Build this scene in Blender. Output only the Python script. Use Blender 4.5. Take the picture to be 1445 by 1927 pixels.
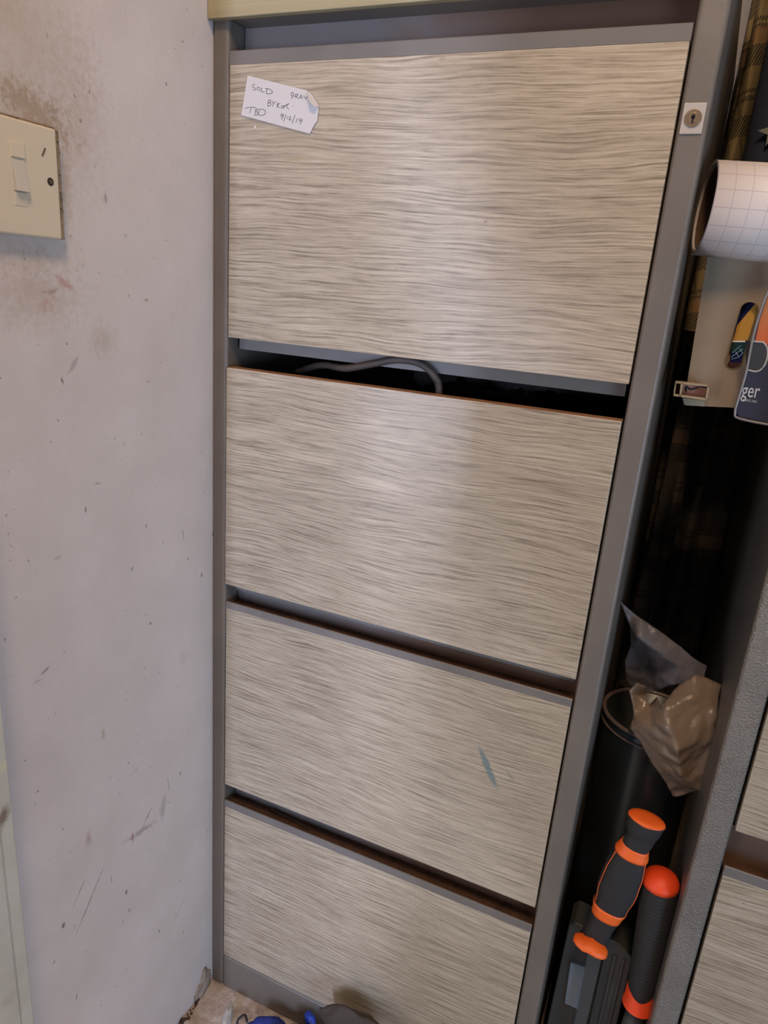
import bpy, bmesh, math, random
from mathutils import Vector, Matrix, Euler, noise
from mathutils.geometry import delaunay_2d_cdt
random.seed(7)
for o in list(bpy.data.objects): bpy.data.objects.remove(o)
S = bpy.context.scene
COL = S.collection
PI = math.pi

# ------------------------------------------------------------------ camera
CAM = Vector((0.49944, -0.66097, 1.02261)); EUL = Euler((1.26141, -0.074573, 0.419553), 'XYZ'); FPX = 1327.5
IW, IH = 1445, 1927
cd = bpy.data.cameras.new('camera'); cam = bpy.data.objects.new('camera', cd); COL.objects.link(cam)
cam.location = CAM; cam.rotation_euler = EUL
cd.sensor_fit = 'HORIZONTAL'; cd.sensor_width = 36; cd.lens = FPX / IW * 36; cd.clip_start = 0.02
S.camera = cam
RM = EUL.to_matrix()
def ray(u, v): return RM @ Vector(((u - IW / 2) / FPX, -(v - IH / 2) / FPX, -1))
def P(u, v, y=0.0):
    "real point on the plane y=const that the photograph shows at (u, v)"
    d = ray(u, v); return CAM + d * ((y - CAM.y) / d.y)
# ------------------------------------------------------------------ world and lights
w = bpy.data.worlds.new('world'); S.world = w; w.use_nodes = True
w.node_tree.nodes['Background'].inputs[0].default_value = (0.6, 0.7, 0.9, 1)
w.node_tree.nodes['Background'].inputs[1].default_value = 0.10
def area(name, loc, target, sx, sy, power, col):
    l = bpy.data.lights.new(name, 'AREA'); l.shape = 'RECTANGLE'; l.size = sx; l.size_y = sy; l.energy = power; l.color = col
    o = bpy.data.objects.new(name, l); COL.objects.link(o); o.location = loc
    o.rotation_euler = (Vector(target) - Vector(loc)).to_track_quat('-Z', 'Y').to_euler(); return o
area('ceiling_lamp_light', (0.60, -0.92, 2.2), (0.30, -0.05, 0.9), 0.26, 0.26, 15.0, (1.0, 0.71, 0.46))
# a tall window far behind to the left (daylight and a patch of sun on the floor), and a low window in the right-hand wall
area('tall_window_light', (-0.93, -2.54, 0.95), (-0.93, 0.0, 0.95), 0.62, 1.76, 17.0, (0.74, 0.80, 1.0))
area('side_window_light', (2.26, -1.70, 0.52), (0.1, -0.1, 0.35), 0.90, 0.80, 37.0, (0.43, 0.67, 1.0))
area('added_slit_light', (0.11, -2.54, 0.68), (0.11, 0.0, 0.68), 0.16, 1.20, 48.0, (0.58, 0.69, 1.0))  # made-up slit source, added to brighten the left part of the drawers
sl = bpy.data.lights.new('sun', 'SUN'); sl.energy = 16.0; sl.angle = 0.02; sl.color = (0.80, 0.90, 1.0)
so_ = bpy.data.objects.new('sun', sl); COL.objects.link(so_); so_.rotation_euler = Vector((0.42, 1.0, -0.98)).to_track_quat('-Z', 'Y').to_euler()
S.view_settings.view_transform = 'Standard'; S.view_settings.look = 'None'
S.view_settings.exposure = 0.0; S.view_settings.gamma = 1.0; S.view_settings.use_curve_mapping = False

# ------------------------------------------------------------------ material helpers
def srgb(r, g, b):
    f = lambda c: (c / 255) / 12.92 if c / 255 <= 0.04045 else ((c / 255 + 0.055) / 1.055) ** 2.4
    return (f(r), f(g), f(b), 1)
class NT:
    def __init__(s, name, rough=0.5, color=(0.5, 0.5, 0.5, 1), metal=0, spec=0.5):
        s.m = bpy.data.materials.new(name); s.m.use_nodes = True; s.t = s.m.node_tree; s.n = s.t.nodes
        s.b = s.n['Principled BSDF']; s.set('Roughness', rough); s.set('Base Color', color); s.set('Metallic', metal); s.set('Specular IOR Level', spec)
        s._tc = None
    def set(s, k, v):
        if hasattr(v, 'type') and hasattr(v, 'links'): s.t.links.new(v, s.b.inputs[k])
        else: s.b.inputs[k].default_value = v
    def node(s, typ, ins={}, **kw):
        n = s.n.new(typ)
        for k, v in kw.items(): setattr(n, k, v)
        for k, v in ins.items():
            if hasattr(v, 'links'): s.t.links.new(v, n.inputs[k])
            else: n.inputs[k].default_value = v
        return n
    def co(s, which='Object'):
        if not s._tc: s._tc = s.n.new('ShaderNodeTexCoord')
        return s._tc.outputs[which]
    def mapv(s, scale=(1, 1, 1), loc=(0, 0, 0), rot=(0, 0, 0), src=None):
        return s.node('ShaderNodeMapping', {'Vector': src or s.co(), 'Scale': scale, 'Location': loc, 'Rotation': rot}).outputs[0]
    def noise(s, vec, scale=1, detail=3, rough=0.5, dist=0):
        return s.node('ShaderNodeTexNoise', {'Vector': vec, 'Scale': scale, 'Detail': detail, 'Roughness': rough, 'Distortion': dist}).outputs['Fac']
    def math(s, op, a, b=0.0, clamp=False):
        return s.node('ShaderNodeMath', {0: a, 1: b}, operation=op, use_clamp=clamp).outputs[0]
    def ramp(s, fac, stops, interp='LINEAR'):
        n = s.node('ShaderNodeValToRGB', {'Fac': fac}); n.color_ramp.interpolation = interp
        e = n.color_ramp.elements
        while len(e) < len(stops): e.new(0.5)
        for el, (p, c) in zip(e, stops):
            el.position = p; el.color = c if len(c) == 4 else (c[0], c[1], c[2], 1)
        return n.outputs['Color']
    def maprange(s, v, a, b, c=0.0, d=1.0):
        return s.node('ShaderNodeMapRange', {'Value': v, 'From Min': a, 'From Max': b, 'To Min': c, 'To Max': d}).outputs[0]
    def mix(s, fac, a, b, mode='MIX'):
        n = s.n.new('ShaderNodeMix'); n.data_type = 'RGBA'; n.blend_type = mode
        for k, v in ((0, fac), (6, a), (7, b)):
            if hasattr(v, 'links'): s.t.links.new(v, n.inputs[k])
            else: n.inputs[k].default_value = v
        return n.outputs[2]
    def bump(s, h, strength=0.3, dist=0.001, normal=None):
        ins = {'Height': h, 'Strength': strength, 'Distance': dist}
        if normal is not None: ins['Normal'] = normal
        return s.node('ShaderNodeBump', ins).outputs[0]
    def blobs(s, col, lst, a, b, dist=None):
        """stains: each (ca, cb, ra, rb, angle, colour, strength, hardness); a,b axis sockets"""
        for (ca, cb, ra, rb, ang, c, st, hd) in lst:
            da = s.math('SUBTRACT', a, ca); db = s.math('SUBTRACT', b, cb)
            cs, sn = math.cos(ang), math.sin(ang)
            x = s.math('ADD', s.math('MULTIPLY', da, cs / ra), s.math('MULTIPLY', db, sn / ra))
            y = s.math('ADD', s.math('MULTIPLY', da, -sn / rb), s.math('MULTIPLY', db, cs / rb))
            r = s.math('SQRT', s.math('ADD', s.math('MULTIPLY', x, x), s.math('MULTIPLY', y, y)))
            if dist is not None: r = s.math('ADD', r, dist)
            f = s.maprange(r, 1.0, hd, 0.0, st)
            col = s.mix(f, col, c)
        return col

def simple(name, rgb, rough=0.5, metal=0, bump=None, spec=0.5, var=0.0):
    m = NT(name, rough, srgb(*rgb), metal, spec)
    if var:
        n = m.noise(m.mapv(), 60, 4); c = srgb(*rgb)
        dk = tuple(x * (1 - var) for x in c[:3]) + (1,)
        m.set('Base Color', m.ramp(n, [(0.3, dk), (0.7, c)]))
    if bump: m.set('Normal', m.bump(m.noise(m.mapv(), bump[0], 3), bump[1], bump[2]))
    return m.m

def laminate(name, seed, stains=(), warp=None):
    "grey-washed oak laminate, grain along x"
    m = NT(name, 0.42, spec=0.8)
    o = m.co()
    sep = m.node('ShaderNodeSeparateXYZ', {0: o}); X, Z = sep.outputs[0], sep.outputs[2]
    wv = m.noise(m.mapv((3, 1, 7), (seed * 3.1, 0, seed * 1.7)), 1, 3)
    wv2 = m.noise(m.mapv((26, 1, 30), (seed, 0, seed * 2.3)), 1, 2)
    zz = m.math('ADD', Z, m.math('ADD', m.math('MULTIPLY', m.math('SUBTRACT', wv, 0.5), 0.042), m.math('MULTIPLY', m.math('SUBTRACT', wv2, 0.5), 0.0014)))
    v = m.node('ShaderNodeCombineXYZ', {0: X, 1: 0.0, 2: zz}).outputs[0]
    fine = m.noise(m.mapv((14, 1, 640), (seed * 5, 0, 0), src=v), 1, 3, 0.6)
    dash = m.noise(m.mapv((60, 1, 620), (seed * 2, 0, 9), src=v), 1, 2, 0.5)
    big = m.noise(m.mapv((3, 1, 26), (seed * 4, 0, 5), src=v), 1, 2, 0.5)
    blotch = m.noise(m.mapv((60, 1, 190), (seed, 0, 1)), 1, 3, 0.6)
    frac = m.noise(m.mapv((12, 1, 520), (seed * 9, 0, 2), src=v), 1, 4, 0.66)
    g = m.math('ADD', m.math('MULTIPLY', frac, 0.62), m.math('ADD', m.math('MULTIPLY', fine, 0.20), m.math('ADD', m.math('MULTIPLY', dash, 0.10), m.math('MULTIPLY', blotch, 0.08))))
    c = m.ramp(g, [(0.38, (0.165, 0.124, 0.080)), (0.45, (0.272, 0.214, 0.148)), (0.51, (0.375, 0.302, 0.215)), (0.60, (0.470, 0.386, 0.286))])
    tone = m.ramp(big, [(0.3, (0.90, 0.88, 0.86)), (0.7, (1.04, 1.03, 1.02))])
    c = m.mix(1.0, c, tone, 'MULTIPLY')
    edge = m.math('MULTIPLY', m.math('SUBTRACT', m.noise(m.mapv((90, 1, 400)), 1, 3), 0.5), 1.3)
    if stains: c = m.blobs(c, stains, X, Z, edge)
    m.set('Base Color', c)
    m.set('Roughness', m.maprange(g, 0.35, 0.6, 0.34, 0.24))
    nrm = None
    if warp:   # the thin laminate board is warped: its face twists a little from top to bottom
        x0, z1, z0, c0, c1, k = warp
        t = m.math('POWER', m.maprange(Z, z1, z0), k)
        nrm = m.bump(m.math('MULTIPLY', m.math('SUBTRACT', X, x0), m.math('ADD', c0, m.math('MULTIPLY', t, c1 - c0))), 1.0, 1.0)
    m.set('Normal', m.bump(g, 0.25, 0.0005, nrm))
    return m.m

def paint(name, base, rough, bscale, bstr, spec=0.5, speck=True):
    m = NT(name, rough, srgb(*base), 0, spec)
    c = srgb(*base)
    n = m.noise(m.mapv(), 14, 4)
    col = m.ramp(n, [(0.3, tuple(x * 0.86 for x in c[:3])), (0.7, tuple(x * 1.08 for x in c[:3]))])
    if speck:
        sp = m.noise(m.mapv(), 420, 2); r = m.noise(m.mapv((1, 1, 1), (3, 2, 1)), 60, 2)
        f = m.math('MULTIPLY', m.maprange(sp, 0.74, 0.78), m.maprange(r, 0.55, 0.6))
        col = m.mix(f, col, (0.03, 0.02, 0.015, 1))
    m.set('Base Color', col)
    m.set('Normal', m.bump(m.noise(m.mapv(), bscale, 3, 0.6), bstr, 0.0008 if bstr < .9 else 0.0028))
    return m.m

M = {}
M['frame'] = paint('taupe_steel_paint', (106, 96, 86), 0.40, 900, 0.30)
M['frame_in'] = paint('taupe_steel_inner', (96, 92, 88), 0.45, 900, 0.15, speck=False)
M['frame2'] = paint('silver_hammered_paint', (132, 124, 114), 0.26, 480, 1.0)
M['frame2'].node_tree.nodes['Principled BSDF'].inputs['Metallic'].default_value = 0.45
M['rail'] = paint('grey_rail_paint', (106, 99, 93), 0.42, 900, 0.12)
_m = NT('grey_brown_upstand', 0.5); _sx = _m.node('ShaderNodeSeparateXYZ', {0: _m.co()})
_f = _m.math('ADD', _m.maprange(_sx.outputs[0], .10, .32), _m.math('MULTIPLY', _m.math('SUBTRACT', _m.noise(_m.mapv(), 40, 4), .5), .8))
_m.set('Base Color', _m.mix(_m.maprange(_f, 0.2, 0.9, 0.15, 0.9), srgb(104, 98, 94), srgb(104, 70, 48))); M['upstand'] = _m.m  # grey at the left end, browner towards the right
M['rail_top'] = simple('bright_worn_rail', (150, 148, 146), 0.3, 0.5)
M['rust_dust'] = simple('brown_dust', (92, 62, 42), 0.6, 0, (300, 0.4, 0.001), var=0.5)
M['chip'] = simple('raw_chipboard', (150, 106, 74), 0.9, 0, (900, 0.6, 0.001), var=0.5)
M['black'] = simple('black_plastic', (24, 24, 25), 0.45)
M['rubber'] = simple('black_rubber', (34, 31, 29), 0.75, 0, (1500, 0.3, 0.0005))
M['dark_case'] = simple('dark_grey_plastic', (58, 58, 56), 0.55, 0, (900, 0.3, 0.0005))
M['latch'] = simple('blue_grey_plastic', (112, 124, 134), 0.5)
M['orange'] = simple('orange_plastic', (238, 100, 28), 0.5, 0, (700, 0.2, 0.0004))
M['orange_red'] = simple('red_orange_plastic', (240, 72, 22), 0.5)
M['lock'] = simple('satin_silver', (178, 166, 156), 0.4, 0.2)
M['brass'] = simple('dull_nickel', (150, 128, 105), 0.35, 0.8)
M['hole'] = simple('dark_hole', (14, 11, 9), 0.9)
M['paper'] = simple('white_paper', (186, 178, 172), 0.7, 0, (400, 0.1, 0.0004))
M['ink'] = simple('black_ink', (42, 38, 44), 0.6)
M['cable'] = simple('black_cable_sheath', (66, 56, 50), 0.6, 0, (600, 0.3, 0.0005), var=0.3)
M['nail'] = simple('rusty_iron', (84, 68, 56), 0.6, 0.4, (800, 0.5, 0.0005), var=0.4)
M['switch'] = simple('aged_cream_plastic', (206, 190, 164), 0.4)
M['rocker'] = simple('grey_cream_rocker', (190, 180, 165), 0.4)
M['grime'] = simple('brown_grime', (146, 124, 94), 0.8, 0, (500, 0.6, 0.001), var=0.4)
M['screw'] = simple('dark_screw', (92, 78, 66), 0.5, 0.5)
M['blue'] = simple('royal_blue_fabric', (30, 48, 128), 0.8, 0, (500, 0.5, 0.001))
M['bagblack'] = simple('black_bag', (20, 19, 19), 0.6)
M['glove'] = simple('grey_white_fabric', (176, 172, 166), 0.85, 0, (400, 0.5, 0.001))
M['tan'] = simple('tan_leather', (150, 108, 72), 0.7)
M['shadow_brown'] = simple('brown_shadow_tone', (58, 46, 36), 0.75, 0, (200, 0.4, 0.001), var=0.3)  # shadow tone for the lump before the bottom drawer
M['navy'] = simple('navy_cotton', (34, 38, 56), 0.9, 0, (900, 0.3, 0.0006), var=0.2)
M['rollinside'] = simple('brown_card_tube', (96, 72, 58), 0.8)
M['steel_dark'] = simple('dark_inner_steel', (58, 58, 62), 0.4, 0.2)
M['tub'] = simple('dark_smoked_plastic', (30, 32, 31), 0.3)
M['tubrim'] = simple('grey_brown_rim', (96, 82, 76), 0.35)

# ------------------------------------------------------------------ mesh helpers
def link(name, bm, mats, parent=None, smooth=False, bevel=None, recalc=True):
    if recalc: bmesh.ops.recalc_face_normals(bm, faces=bm.faces)
    me = bpy.data.meshes.new(name); bm.to_mesh(me); bm.free()
    for m in (mats if isinstance(mats, (list, tuple)) else [mats]): me.materials.append(m)
    if smooth:
        for p in me.polygons: p.use_smooth = True
    o = bpy.data.objects.new(name, me); COL.objects.link(o)
    if parent: o.parent = parent
    if bevel:
        b = o.modifiers.new('bevel', 'BEVEL'); b.width = bevel[0]; b.segments = bevel[1]; b.limit_method = 'ANGLE'; b.angle_limit = math.radians(35)
        b.harden_normals = True
        for p in me.polygons: p.use_smooth = True
    return o
def bx(bm, x0, x1, y0, y1, z0, z1, mi=0):
    vs = [bm.verts.new(v) for v in ((x0, y0, z0), (x1, y0, z0), (x1, y1, z0), (x0, y1, z0), (x0, y0, z1), (x1, y0, z1), (x1, y1, z1), (x0, y1, z1))]
    for f in ((0, 3, 2, 1), (4, 5, 6, 7), (0, 1, 5, 4), (1, 2, 6, 5), (2, 3, 7, 6), (3, 0, 4, 7)):
        bm.faces.new([vs[i] for i in f]).material_index = mi
    return vs
def box(name, x0, x1, y0, y1, z0, z1, mat, parent=None, bevel=None):
    bm = bmesh.new(); bx(bm, x0, x1, y0, y1, z0, z1); return link(name, bm, mat, parent, bevel=bevel)
def empty(name, loc, label, cat, group=None):
    o = bpy.data.objects.new(name, None); COL.objects.link(o); o.location = loc; o.empty_display_size = 0.03
    return tag(o, label, cat, group)
def tag(o, label, cat, group=None):
    o['label'] = label; o['category'] = cat
    if group: o['group'] = group
    return o
def struct(o): o['kind'] = 'structure'; return o
def adopt(root):
    "children were built in world coordinates: keep them there"
    for c in [c for c in bpy.data.objects if c.parent == root]:
        c.matrix_parent_inverse = Matrix.Translation(root.location).inverted()
def prism(bm, pts, d0, d1, axis='x', mi=0):
    "extrude a 2D outline; axis x: pts are (y,z); y: (x,z); z: (x,y)"
    def V(a, b, d): return {'x': (d, a, b), 'y': (a, d, b), 'z': (a, b, d)}[axis]
    A = [bm.verts.new(V(a, b, d0)) for a, b in pts]; B = [bm.verts.new(V(a, b, d1)) for a, b in pts]
    n = len(pts)
    bm.faces.new(A).material_index = mi; bm.faces.new(B[::-1]).material_index = mi
    for i in range(n): bm.faces.new((A[i], B[i], B[(i + 1) % n], A[(i + 1) % n])).material_index = mi
def catmull(pts, n=8):
    pts = [Vector(p) for p in pts]; q = [pts[0] * 2 - pts[1]] + pts + [pts[-1] * 2 - pts[-2]]; out = []
    for i in range(1, len(q) - 2):
        for k in range(n):
            t = k / n; a, b, c, d = q[i - 1:i + 3]
            out.append(0.5 * ((2 * b) + (c - a) * t + (2 * a - 5 * b + 4 * c - d) * t * t + (3 * b - a - 3 * c + d) * t ** 3))
    return out + [pts[-1]]
def loft(bm, pts, rad, seg=12, mi=0, power=2.0, side=None, cap=True):
    "tube along pts; rad entries are r or (ra, rb); power>2 squares the section"
    pts = [Vector(p) for p in pts]; rings = []
    for i, p in enumerate(pts):
        t = (pts[min(i + 1, len(pts) - 1)] - pts[max(i - 1, 0)]).normalized()
        s = Vector(side) if side else (Vector((0, 0, 1)) if abs(t.z) < 0.9 else Vector((1, 0, 0)))
        s = (s - t * s.dot(t)).normalized(); u = t.cross(s)
        r = rad[i] if isinstance(rad, (list, tuple)) and isinstance(rad, list) else rad
        ra, rb = r if isinstance(r, (tuple, list)) else (r, r)
        ring = []
        for k in range(seg):
            a = 2 * PI * k / seg; c, d = math.cos(a), math.sin(a)
            c = math.copysign(abs(c) ** (2 / power), c); d = math.copysign(abs(d) ** (2 / power), d)
            ring.append(bm.verts.new(p + s * (ra * c) + u * (rb * d)))
        rings.append(ring)
    for a, b in zip(rings, rings[1:]):
        for k in range(seg): bm.faces.new((a[k], a[(k + 1) % seg], b[(k + 1) % seg], b[k])).material_index = mi
    if cap:
        bm.faces.new(rings[0][::-1]).material_index = mi; bm.faces.new(rings[-1]).material_index = mi
    return rings
def tube(name, pts, r, mat, parent=None, seg=10, n=8):
    bm = bmesh.new(); loft(bm, catmull(pts, n) if n else pts, r, seg); return link(name, bm, mat, parent, smooth=True)
def sheet(name, pts, mat, parent=None, step=0.006, amp=0.003, freq=60, seed=0, thick=0.0006, crease=0.0):
    """a crumpled sheet: pts are (x, y, z) control points, the first `outline` ones in order; depth y is
    interpolated from all control points and crumpled with noise"""
    outline, inner = pts
    poly = [Vector((p[0], p[2])) for p in outline]
    allp = [Vector(p) for p in outline + inner]
    xs = [p.x for p in poly]; zs = [p.y for p in poly]
    # resample outline
    V2 = []; m = len(poly)
    for i in range(m):
        a, b = poly[i], poly[(i + 1) % m]; k = max(1, int((b - a).length / step))
        for j in range(k): V2.append(a.lerp(b, j / k))
    no = len(V2)
    def inside(x, y):
        c = False; j = m - 1
        for i in range(m):
            if (poly[i].y > y) != (poly[j].y > y) and x < (poly[j].x - poly[i].x) * (y - poly[i].y) / (poly[j].y - poly[i].y) + poly[i].x: c = not c
            j = i
        return c
    rnd = random.Random(seed)
    x = min(xs)
    while x < max(xs):
        z = min(zs)
        while z < max(zs):
            px, pz = x + rnd.uniform(-.3, .3) * step, z + rnd.uniform(-.3, .3) * step
            if inside(px, pz) and min((Vector((px, pz)) - q).length for q in V2[:no]) > step * 0.5: V2.append(Vector((px, pz)))
            z += step
        x += step
    r = delaunay_2d_cdt(V2, [(i, (i + 1) % no) for i in range(no)], [list(range(no))], 1, 1e-6)
    C2 = [Vector((p.x, p.z)) for p in allp]; rc = delaunay_2d_cdt(C2, [], [], 0, 1e-7)
    CY_ = [allp[ids[0]].y for ids in rc[3]]
    def depth(x, z):
        best = None
        for f in rc[2]:
            a, b, c = (rc[0][i] for i in f); dn = (b.y - c.y) * (a.x - c.x) + (c.x - b.x) * (a.y - c.y)
            if abs(dn) < 1e-12: continue
            u = ((b.y - c.y) * (x - c.x) + (c.x - b.x) * (z - c.y)) / dn; v_ = ((c.y - a.y) * (x - c.x) + (a.x - c.x) * (z - c.y)) / dn; w_ = 1 - u - v_
            mn = min(u, v_, w_)
            if best is None or mn > best[0]: best = (mn, u * CY_[f[0]] + v_ * CY_[f[1]] + w_ * CY_[f[2]])
            if mn >= -1e-6: break
        return best[1]
    bm = bmesh.new(); vs = []
    for v in r[0]:
        y = depth(v.x, v.y)
        q = Vector((v.x * freq, v.y * freq, seed * 3.3))
        y += amp * (noise.noise(q) + 0.5 * noise.noise(q * 2.3)) + crease * (0.5 - abs(noise.noise(q * 0.8)))
        vs.append(bm.verts.new((v.x, y, v.y)))
    for f in r[2]:
        try: bm.faces.new([vs[i] for i in f])
        except ValueError: pass
    o = link(name, bm, mat, parent, smooth=True)
    s = o.modifiers.new('solid', 'SOLIDIFY'); s.thickness = thick; s.offset = 0
    return o

# ------------------------------------------------------------------ room
XR, YB, YF, ZC = 2.3, 0.66, -2.6, 2.35
mw = NT('painted_plaster', 0.62, spec=0.35)
sep = mw.node('ShaderNodeSeparateXYZ', {0: mw.co()}); WY, WZ = sep.outputs[1], sep.outputs[2]
base = mw.ramp(mw.noise(mw.mapv(), 9, 4, 0.6), [(0.3, (0.56, 0.485, 0.445)), (0.7, (0.64, 0.56, 0.525))])
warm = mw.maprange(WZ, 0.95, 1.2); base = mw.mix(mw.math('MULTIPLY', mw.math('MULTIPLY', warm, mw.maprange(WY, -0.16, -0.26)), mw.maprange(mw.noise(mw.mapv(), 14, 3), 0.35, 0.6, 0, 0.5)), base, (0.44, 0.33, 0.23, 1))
# scuffs: thin diagonal scratches, worn low patch
n1 = mw.noise(mw.mapv((1, 60, 420), rot=(0.7, 0, 0)), 1, 2, 0.6); n2 = mw.noise(mw.mapv((1, 9, 9), (0, 2, 5)), 1, 2)
zmask = mw.math('MULTIPLY', mw.maprange(WZ, 0.75, 0.55), mw.maprange(WZ, 0.12, 0.3))
sc = mw.math('MULTIPLY', mw.math('MULTIPLY', mw.maprange(n1, 0.69, 0.73), mw.maprange(n2, 0.5, 0.6)), zmask)
base = mw.mix(mw.math('MULTIPLY', sc, 0.5), base, (0.16, 0.12, 0.13, 1))
n3 = mw.noise(mw.mapv(), 170, 2, 0.5); n4 = mw.noise(mw.mapv((1, 1, 1), (7, 7, 7)), 12, 2)
base = mw.mix(mw.math('MULTIPLY', mw.math('MULTIPLY', mw.maprange(n3, 0.70, 0.73), mw.maprange(n4, 0.5, 0.55)), 0.6), base, (0.13, 0.10, 0.10, 1))
wd = mw.math('MULTIPLY', mw.math('SUBTRACT', mw.noise(mw.mapv(), 150, 5, 0.75), 0.5), 2.6)
def pw(u, v):
    d = ray(u, v); q = CAM + d * ((0 - CAM.x) / d.x); return q.y, q.z
def wb(u, v, ru, rv, ang, c, st, hd=0.3):
    y, z = pw(u, v); return (y, z, ru, rv, ang, c, st, hd)
DK = (0.10, 0.075, 0.06, 1); PK = (0.45, 0.14, 0.15, 1); BR = (0.34, 0.24, 0.15, 1)
marks = [wb(122, 532, .012, .005, -.6, PK, .5), wb(92, 570, .014, .008, .5, PK, .3), wb(98, 548, .010, .003, .3, DK, .4),
         wb(100, 212, .004, .007, 0, DK, .45), wb(150, 240, .04, .07, 0, BR, .3, 0), wb(124, 350, .008, .05, 0, BR, .5, .1), wb(50, 60, .08, .06, 0, BR, .3, 0), wb(195, 640, .02, .02, 0, BR, .35, 0), wb(60, 205, .05, .018, -.3, BR, .75), wb(60, 480, .05, .018, 0, BR, .3, 0),
         wb(70, 550, .06, .035, 0, BR, .4, 0), wb(140, 685, .012, .003, .9, DK, .35), wb(118, 717, .002, .005, .3, DK, .8), wb(200, 372, .002, .006, .1, DK, .4),
         wb(276, 565, .004, .002, 0, BR, .7), wb(162, 960, .001, .004, 0, DK, .8), wb(184, 910, .005, .0015, 0, DK, .4), wb(276, 990, .002, .003, 0, BR, .7), wb(345, 1005, .001, .007, .2, DK, .6),
         wb(380, 1082, .002, .004, 0, DK, .8), wb(284, 1174, .0018, .0018, 0, DK, .9), wb(195, 1380, .003, .008, 0, BR, .6), wb(250, 1070, .003, .003, 0, DK, .5),
         wb(265, 1565, .030, .005, -.22, DK, .45), wb(307, 1520, .006, .022, -.2, DK, .35), wb(168, 1578, .005, .012, 0, (0.28, .12, .09, 1), .5), wb(250, 1576, .003, .01, 0, (0.28, .12, .09, 1), .6),
         wb(280, 1533, .012, .0015, .8, (0.28, .12, .09, 1), .7), wb(170, 1695, .045, .0013, .9, DK, .6), wb(150, 1680, .016, .0013, .9, (0.28, .12, .09, 1), .6), wb(238, 1680, .003, .005, 0, DK, .8), wb(244, 1714, .0015, .003, 0, DK, .8),
         wb(120, 1742, .0025, .004, 0, DK, .8), wb(145, 1876, .0015, .006, -.3, DK, .9), wb(335, 1720, .030, .0008, .8, DK, .55), wb(300, 1753, .0015, .004, 0, DK, .9), wb(345, 1755, .0015, .003, 0, DK, .7), wb(232, 1735, .003, .0015, .6, DK, .8),
         wb(210, 1655, .001, .008, .1, DK, .6), wb(141, 1743, .001, .004, 0, DK, .5), wb(318, 1478, .0012, .018, .15, DK, .4), wb(340, 1455, .0015, .003, 0, DK, .8), wb(86, 1262, .006, .0015, .4, DK, .7), wb(72, 1282, .006, .0015, .1, DK, .4),
         wb(110, 1050, .006, .002, .2, DK, .3), wb(345, 1235, .012, .02, 0, BR, .2, 0), wb(255, 1450, .01, .001, .5, DK, .4)]
base = mw.blobs(base, marks, WY, WZ, wd)
mw.set('Base Color', base)
h = mw.math('ADD', mw.math('MULTIPLY', mw.noise(mw.mapv((1, 420, 34)), 1, 4, 0.6), 0.6), mw.math('MULTIPLY', mw.noise(mw.mapv(), 260, 3), 0.5))
mw.set('Normal', mw.bump(h, 0.35, 0.0012))
MW = mw.m
plain = simple('plain_plaster', (196, 186, 172), 0.8)

mf = NT('worn_concrete_floor', 0.75)
c = mf.ramp(mf.noise(mf.mapv(), 26, 6, 0.65), [(0.25, (0.16, 0.10, 0.07)), (0.45, (0.38, 0.29, 0.235)), (0.6, (0.52, 0.45, 0.40)), (0.8, (0.62, 0.56, 0.50))])
sp = mf.noise(mf.mapv(), 210, 3, 0.6); c = mf.mix(mf.maprange(sp, 0.66, 0.7, 0, 0.8), c, (0.05, 0.03, 0.02, 1))
mf.set('Base Color', c); mf.set('Normal', mf.bump(mf.noise(mf.mapv(), 90, 5, 0.6), 0.6, 0.004))

XL = -2.3
struct(box('floor', XL - 0.1, XR + 0.1, YF - 0.1, YB + 0.1, -0.05, 0, mf.m))
struct(box('ceiling', XL - 0.1, XR + 0.1, YF - 0.1, YB + 0.1, ZC, ZC + 0.05, plain))
# left wall: painted stretch beside the cabinet, doorway after the frame
struct(box('wall_left', -0.10, -0.0005, -0.42, YB, 0, ZC, MW))
struct(box('wall_left_far', XL - 0.1, XL, YF, YB, 0, ZC, plain))
struct(box('wall_back', XL - 0.1, XR + 0.1, YB, YB + 0.1, 0, ZC, plain))
# wall behind the photographer with a tall window; right wall with a low one
def wall_with_window(name, a0, a1, w0, w1, z0, z1, d0, d1, ax):
    bm = bmesh.new()
    def q(x0, x1, zz0, zz1):
        if ax == 'x': bx(bm, x0, x1, d0, d1, zz0, zz1)
        else: bx(bm, d0, d1, x0, x1, zz0, zz1)
    if name == 'wall_front':   # second, slit-like opening added for the fill light
        q(a0, w0, 0, ZC); q(w1, .02, 0, ZC); q(.20, a1, 0, ZC); q(.02, .20, 0, .08); q(.02, .20, 1.30, ZC)
    else: q(a0, w0, 0, ZC); q(w1, a1, 0, ZC); q(w0, w1, 0, z0); q(w0, w1, z1, ZC)
    struct(link(name, bm, plain))
    bm = bmesh.new(); e = d0 + (d1 - d0) * .3; f_ = d0 + (d1 - d0) * .7; d0, d1 = e, f_
    q(w0, w0 + .035, z0, z1); q(w1 - .035, w1, z0, z1); q(w0 + .035, w1 - .035, z0, z0 + .035); q(w0 + .035, w1 - .035, z1 - .035, z1)
    return bm
struct(link('window_1', wall_with_window('wall_front', XL - .1, XR + .1, -1.26, -.60, .04, 1.86, YF - .1, YF, 'x'), plain))
struct(link('window_2', wall_with_window('wall_right', YF, YB, -2.20, -1.20, .12, 1.04, XR, XR + .1, 'y'), plain))

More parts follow.
